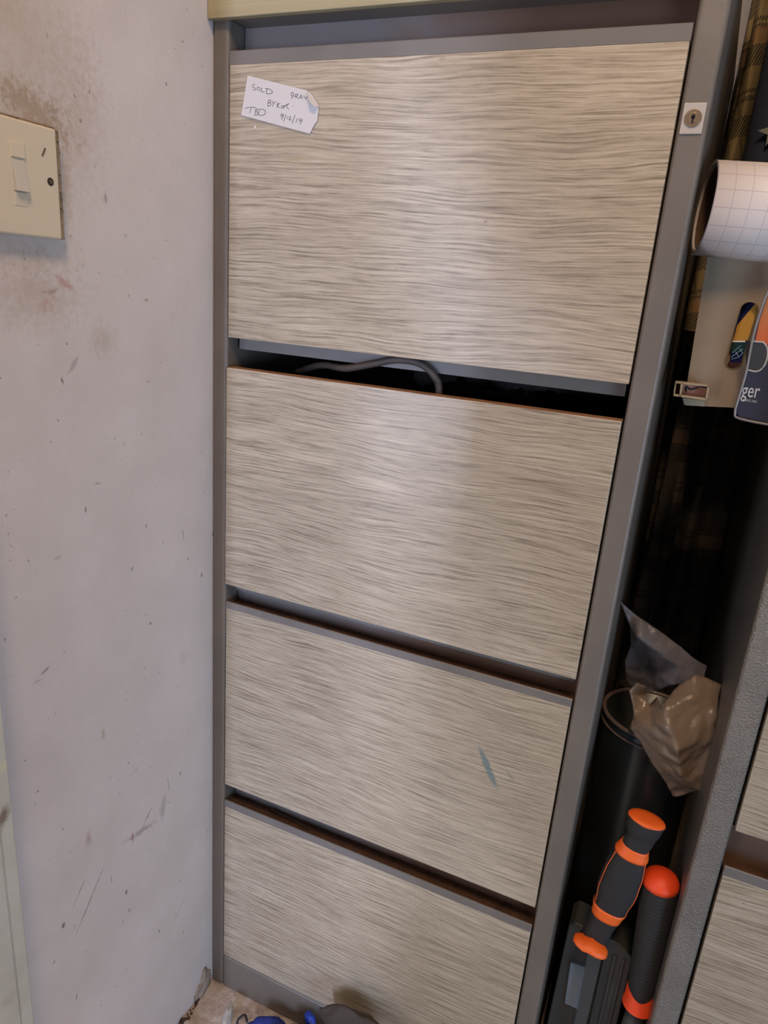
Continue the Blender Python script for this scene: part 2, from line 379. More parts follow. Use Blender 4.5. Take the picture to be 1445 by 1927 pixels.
# unseen blocker added behind the camera: keeps the slit light off the cabinets' right half
cp = empty('light_blocker', (.62, -1.13, 0), 'unseen brown box added behind the camera to shade the cabinets', 'light_blocker')
cpm = simple('brown_blocker', (96, 76, 60), 0.7)
box('body', .205, 1.0, -1.30, -.975, 0, 1.30, cpm, cp); box('door', .210, .600, -.975, -.955, .03, 1.28, cpm, cp); box('door', .606, .995, -.975, -.955, .03, 1.28, cpm, cp)
adopt(cp)

# door frame on the left wall (moulded architrave)
mfm = NT('chipped_cream_gloss', 0.35)
c = mfm.ramp(mfm.noise(mfm.mapv(), 22, 4), [(0.3, (0.52, 0.48, 0.40)), (0.7, (0.62, 0.58, 0.50))])
sep = mfm.node('ShaderNodeSeparateXYZ', {0: mfm.co()})
def pt(u, v, x=.032):
    d = ray(u, v); q = CAM + d * ((x - CAM.x) / d.x); return q.y, q.z
dist = mfm.math('MULTIPLY', mfm.math('SUBTRACT', mfm.noise(mfm.mapv(), 180, 3, 0.7), 0.5), 1.2)
c = mfm.blobs(c, [(*pt(9, 1540), .007, .016, -.5, (0.16, .09, .06, 1), .8, .3), (*pt(12, 1442), .010, .007, .2, (0.62, .56, .38, 1), .8, .3), (*pt(13, 1880), .012, .010, 0, (0.35, .30, .22, 1), .35, .2)], sep.outputs[1], sep.outputs[2], dist)
mfm.set('Base Color', c); mfm.set('Normal', mfm.bump(mfm.noise(mfm.mapv((1, 1, .3)), 120, 3), 0.3, 0.001))
bm = bmesh.new()
prof = [(-.0005, -.318), (.028, -.317), (.030, -.319), (.030, -.331), (.0315, -.333), (.034, -.335), (.0345, -.338), (.0345, -.372), (.030, -.376), (.030, -.42), (-.0005, -.42)]
prism(bm, prof, 0, 2.06, 'z')
struct(link('trim_1', bm, mfm.m, bevel=(.0010, 2)))
bm = bmesh.new(); prism(bm, [(-.1, -.42), (.030, -.42), (.030, -.432), (-.1, -.432)], 0, 2.02, 'z'); struct(link('trim_2', bm, mfm.m))

# broken plaster at the foot of the wall, by the cabinet
bm = bmesh.new(); bmesh.ops.create_icosphere(bm, subdivisions=4, radius=1)
for v in bm.verts:
    k = 1 + 0.35 * noise.noise(v.co * 2.2) + .2 * noise.noise(v.co * 6); v.co = Vector((v.co.x * .006 * k - .002, v.co.y * .020 * k - .022, max(0, v.co.z * .036 * k + .004) * (1 if v.co.y > -.2 else .7)))
pm = simple('crumbled_plaster', (168, 152, 138), 0.95, 0, (220, 0.9, 0.003), var=0.5)
tag(link('plaster_lump', bm, pm, smooth=True), 'crumbled grey plaster lump where the wall meets the floor beside the cabinet', 'plaster')
bm = bmesh.new()
for i in range(26):
    t = i / 25; y = -.035 - .09 * t; r = random.uniform(.0012, .004)
    n0 = len(bm.verts); bmesh.ops.create_icosphere(bm, subdivisions=1, radius=r, matrix=Matrix.Translation((.002 + random.uniform(0, .006), y, r * .4)))
o = tag(link('floor_debris', bm, simple('dark_grit', (74, 54, 42), 0.95, var=0.5)), 'dark grit and dirt along the foot of the left wall', 'debris'); o['kind'] = 'stuff'

# ------------------------------------------------------------------ filing cabinets
def copy_in(objs): pass
def handle_rail(parent, x0, x1, zb, zt, bright=False):
    "folded steel handle channel: front lip, floor, upstand"
    bm = bmesh.new()
    prof = [(0, zb), (0, zt - .0008), (.0008, zt), (.002, zt), (.002, zb + .0018), (.026, zb + .0018), (.026, zt + .030), (.028, zt + .030), (.028, zb)]
    prism(bm, prof, x0, x1, 'x')
    for f in bm.faces:
        c = f.calc_center_median(); f.normal_update()
        if abs(c.z - (zb + .0018)) < 1e-4 and .002 < c.y < .026: f.material_index = 1
        if abs(c.y - .026) < 1e-4: f.material_index = 2
    return link('handle_rail', bm, [M['rail'], M['rust_dust'], M['upstand']], parent)
def drawer(root, x0, x1, zb, zt, ztop, lam, has_rail=True, label=None, dy=0.0):
    """steel drawer box (zb..ztop) with a laminate front panel and handle rail"""
    bm = bmesh.new()
    a, b = x0 + .003, x1 - .003
    bx(bm, a, b, .0175, .0195, zb - .013, zt - .03)                  # steel front behind the panel
    bx(bm, a, b, .0195, .57, zb - .011, zb - .009)                   # bottom
    bx(bm, a, a + .0015, .0195, .57, zb - .009, zt - .045)           # sides
    bx(bm, b - .0015, b, .0195, .57, zb - .009, zt - .045)
    bx(bm, a, b, .568, .57, zb - .009, zt - .045)
    d = link('drawer', bm, M['rail'], root)
    if label: d['label'] = label
    bm = bmesh.new(); bx(bm, x0, x1, dy, dy + .0165, zb, zt)
    if not has_rail:
        for f in bm.faces:
            if f.calc_center_median().z > zt - 1e-5: f.material_index = 1
    p = link('front_panel', bm, [lam, M['chip']], d, bevel=(.0006, 2))
    if has_rail: handle_rail(d, x0 - .0003, x1 + .0003, zt, ztop)
    return d
def carcass(root, x0, x1, xi0, xi1, H, zbase, mat):
    bm = bmesh.new()
    prism(bm, [(x0, 0), (xi0, 0), (xi0, .004), (xi0, .62), (x0, .62)], 0, H, 'z')
    prism(bm, [(xi1, 0), (x1, 0), (x1, .62), (xi1, .62)], 0, H, 'z')
    bx(bm, xi0, xi1, .0, .61, 0, zbase)
    bx(bm, xi0, xi1, .61, .62, zbase, H); bx(bm, xi0, xi1, .0, .61, H - .063, H)
    return link('carcass', bm, mat, root, bevel=(.0042, 5))

cab = empty('filing_cabinet', (.235, .31, 0), 'tall taupe steel filing cabinet with four wood-effect drawer fronts beside the white wall', 'cabinet')
carcass(cab, .0002, .4705, .0199, .4478, 1.321, .060, M['frame'])
XA, XB = .0214, .4462
lamA = laminate('oak_laminate_top', 1.0, [(.095, 1.152, .035, .012, 0, (0.30, .235, .15, 1), .5, .2), (.10, 1.135, .02, .005, 0, (0.30, .22, .12, 1), .5, .2), (.052, 1.164, .0008, .0012, 0, (0.8, .78, .7, 1), .9, .4), (.30, 1.085, .0022, .0016, .5, (0.15, .10, .06, 1), .6, .3), (.245, 1.215, .004, .0018, 0, (.25, .12, .09, 1), .5, .3)], (.27, 1.2192, .9569, -.047, .08, 1.0))
q1, q2 = P(918, 1445), P(960, 1460)
lamC = laminate('oak_laminate_third', 5.3, [(q1.x, q1.z, .0042, .030, .52, (0.075, .14, .15, 1), .75, .75), (q2.x, q2.z, .0022, .009, .75, (0.12, .16, .16, 1), .5, .4)], (.27, .6288, .366, -.04, .075, .8))
lamB = laminate('oak_laminate_second', 3.1, (), (.27, .9241, .6612, -.035, .03, 1.5)); lamD = laminate('oak_laminate_bottom', 8.7, (), (.27, .3297, .0622, .03, .06, 1.0))
drawer(cab, XA, XB, .9569, 1.2192, 1.2316, lamA, True)
drawer(cab, XA - .001, XB, .6612, .9241, .9241, lamB, False, 'drawer without a handle rail, raw brown chipboard edge showing', dy=-.001)
drawer(cab, XA, XB, .3660, .6288, .6378, lamC, True, 'drawer with a blue-green smear on its front')
drawer(cab, XA, XB, .0622, .3297, .3401, lamD, True)
# lock
a, b = P(1287, 196), P(1319, 253)
lx0, lx1, lz0, lz1 = .4505, .4670, 1.1545, 1.1765
lk = box('lock_plate', lx0, lx1, -.0013, .0015, lz0, lz1, M['lock'], cab, bevel=(.0005, 2)); lk['label'] = 'square silver lock plate'
lc = Vector(((lx0 + lx1) / 2, 0, (lz0 + lz1) / 2))
def disc(name, c, r, y0, y1, mat, parent, seg=32, inner=None):
    bm = bmesh.new(); loft(bm, [(c.x, y0, c.z), (c.x, y1, c.z)], r, seg); return link(name, bm, mat, parent, bevel=(.0003, 2))
dsc = disc('lock_cylinder', lc, .0064, -.0022, -.001, M['brass'], lk)
disc('lock_core', lc, .0042, -.0026, -.002, M['brass'], lk)
bm = bmesh.new(); loft(bm, [(lc.x, -.0028, lc.z + .0010), (lc.x, -.0024, lc.z + .0010)], .0015, 16); bx(bm, lc.x - .0007, lc.x + .0007, -.0028, -.0024, lc.z - .0036, lc.z + .0006)
link('keyhole', bm, M['hole'], lk)
adopt(cab)

cab2 = empty('filing_cabinet', (.82, .31, 0), 'second steel filing cabinet at the right edge with speckled silvery frame', 'cabinet')
X2 = .5872
carcass(cab2, X2, X2 + .470, X2 + .0262, X2 + .4436, 1.321, .175, M['frame2'])
a2, b2 = X2 + .0290, X2 + .4420
l2a, l2b = laminate('oak_laminate_warm', 12.4), laminate('oak_laminate_lower', 15.2, [(.640, .470, .0016, .0012, 0, (.1, .07, .05, 1), .6, .3)])
l2c = laminate('oak_laminate_upper', 18.2)
drawer(cab2, a2, b2, .1800, .4940, .5050, l2b); drawer(cab2, a2, b2, .5480, .8380, .8490, l2a); drawer(cab2, a2, b2, .8900, 1.2190, 1.2310, l2c)
adopt(cab2)

# board lying on the cabinet top
mb = NT('cream_painted_board', 0.5)
mb.set('Base Color', mb.ramp(mb.noise(mb.mapv((6, 30, 160)), 1, 4, .6), [(0.3, (0.27, 0.215, 0.115)), (0.7, (0.35, 0.29, 0.165))]))
mb.set('Normal', mb.bump(mb.noise(mb.mapv((6, 30, 160)), 1, 4, .6), .3, .001))
tag(box('wooden_board', .0003, .4690, -.0078, -.0002, 1.2570, 1.312, mb.m, bevel=(.001, 2)), 'cream painted wooden board fixed across the top front of the tall cabinet', 'board')

# sale label
lp = [P(u, v, -.0012) for u, v in [(466, 142), (577, 170), (585, 176), (600, 199), (597, 228), (592, 234), (583, 252), (454, 217)]]
bm = bmesh.new()
vs = [bm.verts.new((p.x, -.0016 if dy == -.0012 else dy, p.z)) for p, dy in zip(lp, [-.0012] * 8)]
bm.faces.new(vs)
r = bmesh.ops.extrude_face_region(bm, geom=bm.faces[:]); 
for v in [g for g in r['geom'] if isinstance(g, bmesh.types.BMVert)]: v.co.y = -.0006
lab = tag(link('paper_label', bm, M['paper'], bevel=(.0002, 1)), 'white handwritten paper label stuck on the top drawer of the tall cabinet', 'label')
# curled corner
cu = [P(577, 171, -.002), P(599, 200, -.002), P(592, 201, -.0065), P(582, 190, -.008), P(579, 181, -.006)]
bm = bmesh.new(); vs = [bm.verts.new(p) for p in cu]; bm.faces.new(vs)
o = link('curled_corner', bm, M['paper'], lab); o.modifiers.new('s', 'SOLIDIFY').thickness = .0003
# handwriting, strokes given on the label in the frame of its close-up
K = 4.8167
STR = [[(384, 384), (374, 379), (363, 388), (362, 400), (372, 408), (384, 414), (388, 424), (378, 431), (365, 428)],
       [(408, 404), (402, 415), (408, 430), (422, 432), (430, 420), (424, 407), (408, 404)],
       [(447, 412), (440, 436), (442, 445), (470, 449)], [(494, 416), (487, 462)], [(478, 417), (510, 420), (540, 440), (543, 455), (520, 464), (488, 466)],
       [(738, 461), (722, 452), (711, 465), (714, 481), (728, 482), (738, 466), (726, 490), (712, 508)],
       [(752, 470), (746, 500)], [(750, 470), (768, 466), (774, 476), (758, 486), (748, 486), (778, 504)],
       [(784, 508), (803, 474), (812, 512)], [(790, 496), (812, 498)], [(826, 482), (832, 496), (846, 500)], [(872, 482), (852, 496), (842, 520)],
       [(506, 522), (498, 574)], [(506, 522), (522, 520), (528, 532), (518, 544), (504, 546), (522, 548), (530, 562), (516, 574), (498, 576)],
       [(540, 530), (552, 552)], [(572, 534), (552, 554), (544, 580)], [(590, 542), (582, 590)], [(612, 550), (586, 568), (610, 592)],
       [(632, 572), (622, 580), (624, 592), (638, 592), (642, 576), (632, 572)], [(652, 570), (646, 596)], [(650, 578), (694, 552), (668, 576), (690, 604)],
       [(728, 575), (730, 579)],
       [(296, 596), (330, 588), (390, 588)], [(350, 592), (336, 642)], [(390, 604), (384, 650)], [(388, 606), (404, 600), (408, 612), (392, 624), (410, 634), (408, 652), (376, 658)],
       [(424, 606), (416, 656)], [(418, 606), (456, 606), (480, 626), (472, 648), (444, 660), (416, 658)],
       [(638, 648), (622, 648), (616, 664), (628, 670), (640, 652), (636, 676), (622, 696)], [(666, 652), (642, 718)], [(682, 672), (674, 692)], [(690, 676), (704, 672), (708, 682), (690, 698), (714, 702)],
       [(748, 656), (722, 730)], [(768, 688), (756, 724)], [(800, 690), (786, 694), (784, 708), (798, 712), (812, 694), (806, 718), (790, 740)]]
bm = bmesh.new()
for s in STR:
    pts = [P(400 + a / K, 80 + b / K, -.00175) for a, b in s]
    loft(bm, catmull(pts, 4), (.00022, .00022), 5)
link('handwriting', bm, M['ink'], lab)

# cable and bag in the open second drawer
pc = [P(u, v, y) for u, v, y in [(560, 700, .06), (605, 687, .03), (650, 693, .014), (700, 685, .010), (745, 677, .009), (790, 684, .010), (817, 708, .012), (826, 740, .0185)]]
pc.append(Vector((pc[-1].x + .001, .026, .86))); pc.append(Vector((pc[-1].x - .01, .05, .80)))
tag(tube('power_cable', pc, .0037, M['cable']), 'black cable looping up out of the open second drawer', 'cable')
mbag = simple('glossy_black_film', (44, 44, 54), 0.2, 0, (120, 0.8, 0.006))
bm = bmesh.new(); bmesh.ops.create_grid(bm, x_segments=50, y_segments=40, size=1)
for v in bm.verts:
    x, y = v.co.x, v.co.y
    q = Vector((x * 3, y * 3, 1)); hgt = .065 * (1 - .5 * x * x) * (1 - .5 * y * y) + .035 * noise.noise(q) + .015 * abs(noise.noise(q * 3))
    v.co = Vector((.235 + x * .19, .29 + y * .24, max(.845 + hgt - .026, .70)))
r = bmesh.ops.extrude_face_region(bm, geom=bm.faces[:])
for g in r['geom']:
    if isinstance(g, bmesh.types.BMVert): g.co.z = .656
tag(link('plastic_bag', bm, mbag, smooth=True), 'glossy black plastic bag lying inside the open second drawer', 'bag')

# old nail in the channel of the bottom drawer
n0, n1_ = Vector((.086, .0205, .3345)), Vector((.150, .0150, .3330))
bm = bmesh.new(); loft(bm, [n0, n0.lerp(n1_, .5), n0.lerp(n1_, .92), n1_], [.0014, .0013, .0012, .0002], 8); loft(bm, [n0 - (n1_ - n0).normalized() * .0012, n0], .0032, 12)
tag(link('iron_nail', bm, M['nail'], smooth=False), 'rusty nail lying in the handle channel of the bottom drawer', 'nail')

# ------------------------------------------------------------------ light switch
sw = empty('light_switch', (0, -.248, 1.08), 'old cream light switch on the white wall at the left edge', 'light switch')
bm = bmesh.new(); bx(bm, -.0005, .0085, -.2895, -.2070, 1.0390, 1.1200)
link('switch_plate', bm, M['switch'], sw, bevel=(.002, 3))
bm = bmesh.new()
bx(bm, .0002, .0070, -.2068, -.2036, 1.0395, 1.1195); bx(bm, .0002, .0060, -.2890, -.2070, 1.1200, 1.1214)
for i in range(50):
    z = 1.04 + .079 * i / 49; r = random.uniform(.0006, .0013); bmesh.ops.create_icosphere(bm, subdivisions=1, radius=r, matrix=Matrix.Translation((random.uniform(.002, .0078), random.uniform(-.2066, -.2036), z)))
for i in range(40):
    y = -.289 + .082 * i / 39; r = random.uniform(.0005, .0012); bmesh.ops.create_icosphere(bm, subdivisions=1, radius=r, matrix=Matrix.Translation((random.uniform(.003, .0082), y, 1.1205)))
o = link('paint_crust', bm, M['grime'], sw); o['label'] = 'brown paint crust round the plate edge'
bm = bmesh.new(); prism(bm, [(.0070, 1.1040), (.0098, 1.1040), (.0100, 1.0935), (.0070, 1.0925)], -.2505, -.2385, 'y')
# prism along y with (x,z) outline
o = link('switch_surround', bm, M['switch'], sw, bevel=(.0004, 2))
bm = bmesh.new(); prism(bm, [(.0070, 1.0922), (.0092, 1.0922), (.0128, 1.0702), (.0070, 1.0702)], -.2498, -.2388, 'y')
link('rocker', bm, M['rocker'], sw, bevel=(.0005, 2))
bm = bmesh.new(); prism(bm, [(.0070, 1.0698), (.0098, 1.0698), (.0088, 1.0600), (.0070, 1.0595)], -.2502, -.2385, 'y')
link('switch_surround', bm, M['switch'], sw, bevel=(.0004, 2))
bm = bmesh.new(); loft(bm, [(.0080, -.2157, 1.0812), (.0087, -.2157, 1.0812)], .0030, 20); link('screw_recess', bm, M['hole'], sw)
bm = bmesh.new(); loft(bm, [(.0082, -.2157, 1.0812), (.0090, -.2157, 1.0812)], .0021, 16); link('screw', bm, M['screw'], sw)
bm = bmesh.new(); loft(bm, [(.0086, -.2222, 1.0985), (.0086, -.2188, 1.1045)], .0006, 6); link('brown_mark', bm, simple('brown_scratch', (92, 62, 40), 0.8), sw)
adopt(sw)

# ------------------------------------------------------------------ things in the gap between the cabinets
def plaid(name, ground, stripe, dark, sc=1.0, rotz=0.0):
    m = NT(name, 0.95, spec=0.1)
    v = m.mapv((1, 1, 1), rot=(0, rotz, 0)); s = m.node('ShaderNodeSeparateXYZ', {0: v})
    def band(ax, per, wdt, off=0):
        f = m.math('FRACT', m.math('ADD', m.math('MULTIPLY', ax, 1 / per), off)); return m.math('LESS_THAN', f, wdt)
    c = m.ramp(m.noise(m.mapv(), 25, 3), [(0.3, ground), (0.7, tuple(x * 1.25 for x in ground))])
    hatch = m.math('LESS_THAN', m.math('FRACT', m.math('MULTIPLY', m.math('ADD', m.math('MULTIPLY', s.outputs[0], 1.0), m.math('MULTIPLY', s.outputs[2], -.7)), 260 * sc)), 0.5)
    b1 = m.math('MAXIMUM', band(s.outputs[2], .085 / sc, .30), m.math('MAXIMUM', band(s.outputs[2], .085 / sc, .08, .5), band(s.outputs[2], .085 / sc, .06, .38)))
    c = m.mix(m.math('MULTIPLY', b1, hatch), c, dark)
    b2 = m.math('MAXIMUM', band(s.outputs[0], .070 / sc, .22), band(s.outputs[0], .070 / sc, .05, .6))
    c = m.mix(m.math('MULTIPLY', b2, m.math('MULTIPLY', hatch, .8)), c, dark)
    c = m.mix(m.math('MULTIPLY', band(s.outputs[2], .17 / sc, .12, .35), .6), c, stripe)
    m.set('Base Color', c); m.set('Normal', m.bump(m.noise(m.mapv(), 1200, 2), .3, .0006)); return m.m
pl1 = plaid('olive_tan_plaid', (0.155, 0.115, 0.055), (0.22, 0.12, 0.06, 1), (0.022, 0.02, 0.02, 1), 1.3, .25)
pl2 = plaid('grey_brown_plaid', (0.13, 0.105, 0.088), (0.22, 0.16, 0.12, 1), (0.04, 0.034, 0.034, 1), 1.0, .1)
def cloth(name, x0, x1, z0, z1, y0, mat, folds, amp, seed, parent=None, taper=0.0, nx=40, nz=90):
    "hanging cloth tube: front and back sheets with vertical folds"
    bm = bmesh.new(); grid = {}
    for side in (0, 1):
        for i in range(nx + 1):
            for j in range(nz + 1):
                s, t = i / nx, j / nz
                cx = (x0 + x1) / 2 + .003 * math.sin(t * 5 + seed); hw = (x1 - x0) / 2 * (1 - taper * t)
                x = cx + (s * 2 - 1) * hw; z = z0 + (z1 - z0) * t
                prof = math.sqrt(max(0, 1 - (s * 2 - 1) ** 2))
                f = amp * math.sin(folds * s * 2 * PI + seed + 1.5 * noise.noise(Vector((s * 2, t * 3, seed)))) * prof + amp * 1.2 * noise.noise(Vector((s * 3, t * 6, seed + 4)))
                y = y0 + (-1 if side == 0 else 1) * .022 * prof + (f if side == 0 else 0)
                if side == 1 and (i in (0, nx)): grid[1, i, j] = grid[0, i, j]
                else: grid[side, i, j] = bm.verts.new((x, y, z))
        for i in range(nx):
            for j in range(nz):
                q = [grid[side, i, j], grid[side, i + 1, j], grid[side, i + 1, j + 1], grid[side, i, j + 1]]
                bm.faces.new(q if side == 0 else q[::-1])
    return link(name, bm, mat, parent, smooth=True)
rail = tube('coat_rail', [(.02, .40, 1.672), (1.1, .40, 1.672)], .0125, M['rail_top'], n=0)
tag(rail, 'metal coat rail above the gap between the cabinets', 'rail')
s1 = empty('plaid_shirt', (.53, .40, 1.1), 'olive and tan plaid shirt hanging in the gap between the cabinets', 'shirt')
cloth('shirt_body', P(1398, 100, .34).x, .583, .98, 1.655, .34, pl1, 1.7, .008, 1.0, s1)
cloth('sleeve', P(1352, 300, .29).x, P(1420, 300, .29).x, 1.0, 1.34, .29, pl1, 1.0, .004, 4.0, s1, taper=.3, nx=20)
adopt(s1)
s2 = empty('grey_shirt', (.53, .44, .9), 'dark grey plaid shirt hanging behind the beige case, in deep shadow', 'shirt')
cloth('shirt_body', .4735, .5835, .42, 1.655, .48, pl2, 2.5, .012, 2.2, s2)
cloth('sleeve', .476, .516, .56, 1.02, .42, pl2, 1.2, .006, 5.5, s2, taper=.4, nx=20)
adopt(s2)
# navy garment in front of the plaid shirt with pale star
nv = empty('navy_jacket', (.56, .25, 1.25), 'navy blue garment with a pale star, hanging above the paper roll', 'jacket')
cloth('jacket_body', P(1413, 250, .22).x, .584, 1.02, 1.655, .22, M['navy'], 1.2, .004, 3.3, nv, nx=24)
def star(bm, c, r, y):
    pts = []
    for k in range(10):
        a = PI / 2 + k * PI / 5 + .3; rr = r if k % 2 == 0 else r * .42; pts.append((c[0] + rr * math.cos(a), c[1] + rr * math.sin(a)))
    prism(bm, pts, y, y + .001, 'y')
pst = P(1456, 246, .190)
bm = bmesh.new(); star(bm, (pst.x, pst.z), .014, .1900)
st = link('star_print', bm, simple('pale_green_print', (112, 118, 106), 0.9), nv); st['label'] = 'pale grey-green star'
adopt(nv)

# paper roll
mr = NT('gridded_backing_paper', 0.5)
uv = mr.co('UV'); su = mr.node('ShaderNodeSeparateXYZ', {0: uv})
def line(ax, n, wd): return mr.math('LESS_THAN', mr.math('FRACT', mr.math('MULTIPLY', ax, n)), wd)
g = mr.math('MAXIMUM', line(su.outputs[0], 1.0, .045), line(su.outputs[1], 1.0, .05))
mr.set('Base Color', mr.mix(mr.math('MULTIPLY', g, .6), (0.60, 0.53, 0.50, 1), (0.30, 0.28, 0.30, 1)))
ax0 = P(1325, 391, .045); ax0.y = .045; axd = Vector((1, .20, -.03)).normalized(); RL = .108; RR = .0375
bm = bmesh.new(); uvl = bm.loops.layers.uv.new('UVMap')
side = Vector((0, 0, 1)); side = (side - axd * side.dot(axd)).normalized(); up = axd.cross(side)
turns, nseg = 2.15, 150
rows = []
for k in range(nseg + 1):
    a = -2 * PI * turns * k / nseg + math.radians(200); r = RR - .0016 * k / nseg * turns
    d = side * math.cos(a) + up * math.sin(a)
    if k < 4: r += .0012 * (4 - k) / 4
    cone = .10 * r
    rows.append((bm.verts.new(ax0 + d * r), bm.verts.new(ax0 + axd * RL + d * (r + .0015)), r * abs(2 * PI * turns * k / nseg)))
for k in range(nseg):
    f = bm.faces.new((rows[k][0], rows[k][1], rows[k + 1][1], rows[k + 1][0]))
    cell = .0135
    for l, (u_, v_) in zip(f.loops, ((0, rows[k][2]), (RL, rows[k][2]), (RL, rows[k + 1][2]), (0, rows[k + 1][2]))): l[uvl].uv = (u_ / cell, v_ / cell + 3)
ro = link('paper_roll', bm, [mr.m], smooth=True, recalc=False)
so = ro.modifiers.new('s', 'SOLIDIFY'); so.thickness = .0006; so.offset = 0; so.material_offset = 0
tag(ro, 'roll of white gridded backing paper wedged between the cabinets', 'paper roll')
bm = bmesh.new(); 
ra = loft(bm, [ax0 + axd * .002, ax0 + axd * (RL - .004)], RR - .0052, 40, cap=False)
ci = link('card_core', bm, M['rollinside'], ro, smooth=True); ci.modifiers.new('s', 'SOLIDIFY').thickness = .001

# beige case with slot
mc = NT('aged_beige_plastic', 0.5)
mc.set('Base Color', mc.ramp(mc.noise(mc.mapv(), 18, 4), [(0.3, (0.20, 0.142, 0.090)), (0.7, (0.25, 0.182, 0.118))]))
mc.set('Normal', mc.bump(mc.noise(mc.mapv(), 700, 2), .15, .0005))
cs = empty('beige_case', (.53, .08, .94), 'slim beige plastic case with a long slot, standing below the paper roll', 'case')
CY = .060
outl = [P(1338, 440, CY), P(1287, 757, CY), P(1291, 763, CY), P(1400, 768, CY), P(1420, 764, CY)]
tr = Vector((.5845, CY, P(1400, 440, CY).z)); br = Vector((.5845, CY, P(1420, 764, CY).z))
out2 = [(p.x, p.z) for p in outl] + [(br.x, br.z), (tr.x, tr.z)]
# slot outline (rounded) along its own axis
sa, sb = P(1409, 583, CY), P(1380, 680, CY); sx = (sb - sa); L = sx.length; sx.normalize(); sn = Vector((sx.z, 0, -sx.x))
def slot(r, n=10):
    pts = []
    for k in range(n + 1):
        a = PI * k / n; pts.append(sb + sx * (r * math.sin(a)) + sn * (-r * math.cos(a)))
    for k in range(n + 1):
        a = PI * k / n; pts.append(sa - sx * (r * math.sin(a)) + sn * (r * math.cos(a)))
    return [(p.x, p.z) for p in pts]
SR = .0066
sl = slot(SR)
V2 = [Vector(p) for p in out2] + [Vector(p) for p in sl]; n1o = len(out2); n2o = len(sl)
edges = [(i, (i + 1) % n1o) for i in range(n1o)] + [(n1o + i, n1o + (i + 1) % n2o) for i in range(n2o)]
r = delaunay_2d_cdt(V2, edges, [], 0, 1e-7)
def inpoly(x, z, poly):
    c = False; j = len(poly) - 1
    for i in range(len(poly)):
        if (poly[i][1] > z) != (poly[j][1] > z) and x < (poly[j][0] - poly[i][0]) * (z - poly[i][1]) / (poly[j][1] - poly[i][1]) + poly[i][0]: c = not c
        j = i
    return c
bm = bmesh.new(); vs = [bm.verts.new((v.x, CY, v.y)) for v in r[0]]
for f in r[2]:
    cx = sum(r[0][i].x for i in f) / len(f); cz = sum(r[0][i].y for i in f) / len(f)
    if inpoly(cx, cz, out2) and not inpoly(cx, cz, sl): bm.faces.new([vs[i] for i in f])
for v in [v for v in bm.verts if not v.link_faces]: bm.verts.remove(v)
ex = bmesh.ops.extrude_face_region(bm, geom=bm.faces[:])
for v in [g for g in ex['geom'] if isinstance(g, bmesh.types.BMVert)]: v.co.y = CY + .004
link('front_plate', bm, mc.m, cs)
bm = bmesh.new()
ins = [(.5 * 0 + p[0] + (.003 if p[0] < .53 else -.003), p[1] + .003) for p in out2]
prism(bm, ins, CY + .008, CY + .030, 'y'); link('case_body', bm, mc.m, cs)
# slot rim
bm = bmesh.new(); A = slot(SR); Bq = slot(SR + .0013)
va = [bm.verts.new((x, CY - .0006, z)) for x, z in A]; vb = [bm.verts.new((x, CY - .0001, z)) for x, z in Bq]
for i in range(len(A)): j = (i + 1) % len(A); bm.faces.new((va[i], va[j], vb[j], vb[i]))
link('slot_rim', bm, simple('olive_edge', (104, 88, 56), 0.5), cs)
# printed strip seen through the slot
def quad(name, pts, y, mat, parent, th=.0006):
    bm = bmesh.new(); prism(bm, [(p.x, p.z) for p in pts], y, y + th, 'y'); return link(name, bm, mat, parent)
yb = CY + .0062
def PP(l, y): return [P(u, v, y) for u, v in l]
quad('printed_card', PP([(1392, 560), (1428, 560), (1400, 712), (1368, 712)], yb), yb, simple('navy_print', (22, 26, 66), 0.25, spec=.3), cs, .0015)
quad('yellow_patch', PP([(1424, 568), (1387, 612), (1379, 641), (1418, 641)], yb - .0008), yb - .0008, simple('yellow_print', (176, 132, 52), 0.4), cs)
quad('white_line', PP([(1379, 641), (1418, 641), (1418, 644), (1378, 644)], yb - .0011), yb - .0011, simple('white_print', (206, 206, 200), 0.4), cs)
quad('green_patch', PP([(1377, 644), (1416, 644), (1411, 662), (1373, 662)], yb - .0008), yb - .0008, simple('dark_green_print', (16, 48, 46), 0.5, spec=.2), cs)
bm = bmesh.new()
for l in ([(1378, 664), (1394, 650)], [(1376, 672), (1398, 656)], [(1384, 662), (1390, 672)], [(1391, 656), (1397, 664)], [(1376, 676), (1390, 672), (1398, 664)]):
    loft(bm, PP(l, yb - .0012), .0003, 5)
link('drawn_lines', bm, simple('pale_blue_print', (126, 160, 180), 0.4), cs)
quad('brown_patch', PP([(1370, 682), (1404, 682), (1398, 708), (1366, 708)], yb - .0008), yb - .0008, simple('brown_print', (54, 26, 20), 0.4), cs)
adopt(cs)
# tiny open box on the case's foot
mt = empty('small_box', (.50, .05, .94), 'tiny open cream box with a pink stain at the foot of the beige case', 'box')
TY = .040
def fr(l, y, th, name, mat, par):
    bm = bmesh.new(); prism(bm, [(p.x, p.z) for p in PP(l, y)], y, y + th, 'y'); return link(name, bm, mat, par)
cream = simple('cream_card', (150, 132, 104), 0.6)
fr([(1283, 722), (1332, 727), (1328, 750), (1279, 745)], TY + .010, .0012, 'box_floor', simple('pinkish_stained_card', (190, 130, 106), 0.8, var=.3), mt)
fr([(1271, 718), (1334, 725), (1334, 728), (1271, 721)], TY, .011, 'box_wall', cream, mt)
fr([(1268, 742), (1329, 750), (1328, 753.5), (1267, 745)], TY, .011, 'box_wall', cream, mt)
fr([(1332, 725), (1335, 725), (1330, 753), (1327, 753)], TY, .011, 'box_wall', cream, mt)
fr([(1281, 721), (1285, 721.5), (1281, 746), (1278, 746)], TY, .011, 'box_wall', cream, mt)
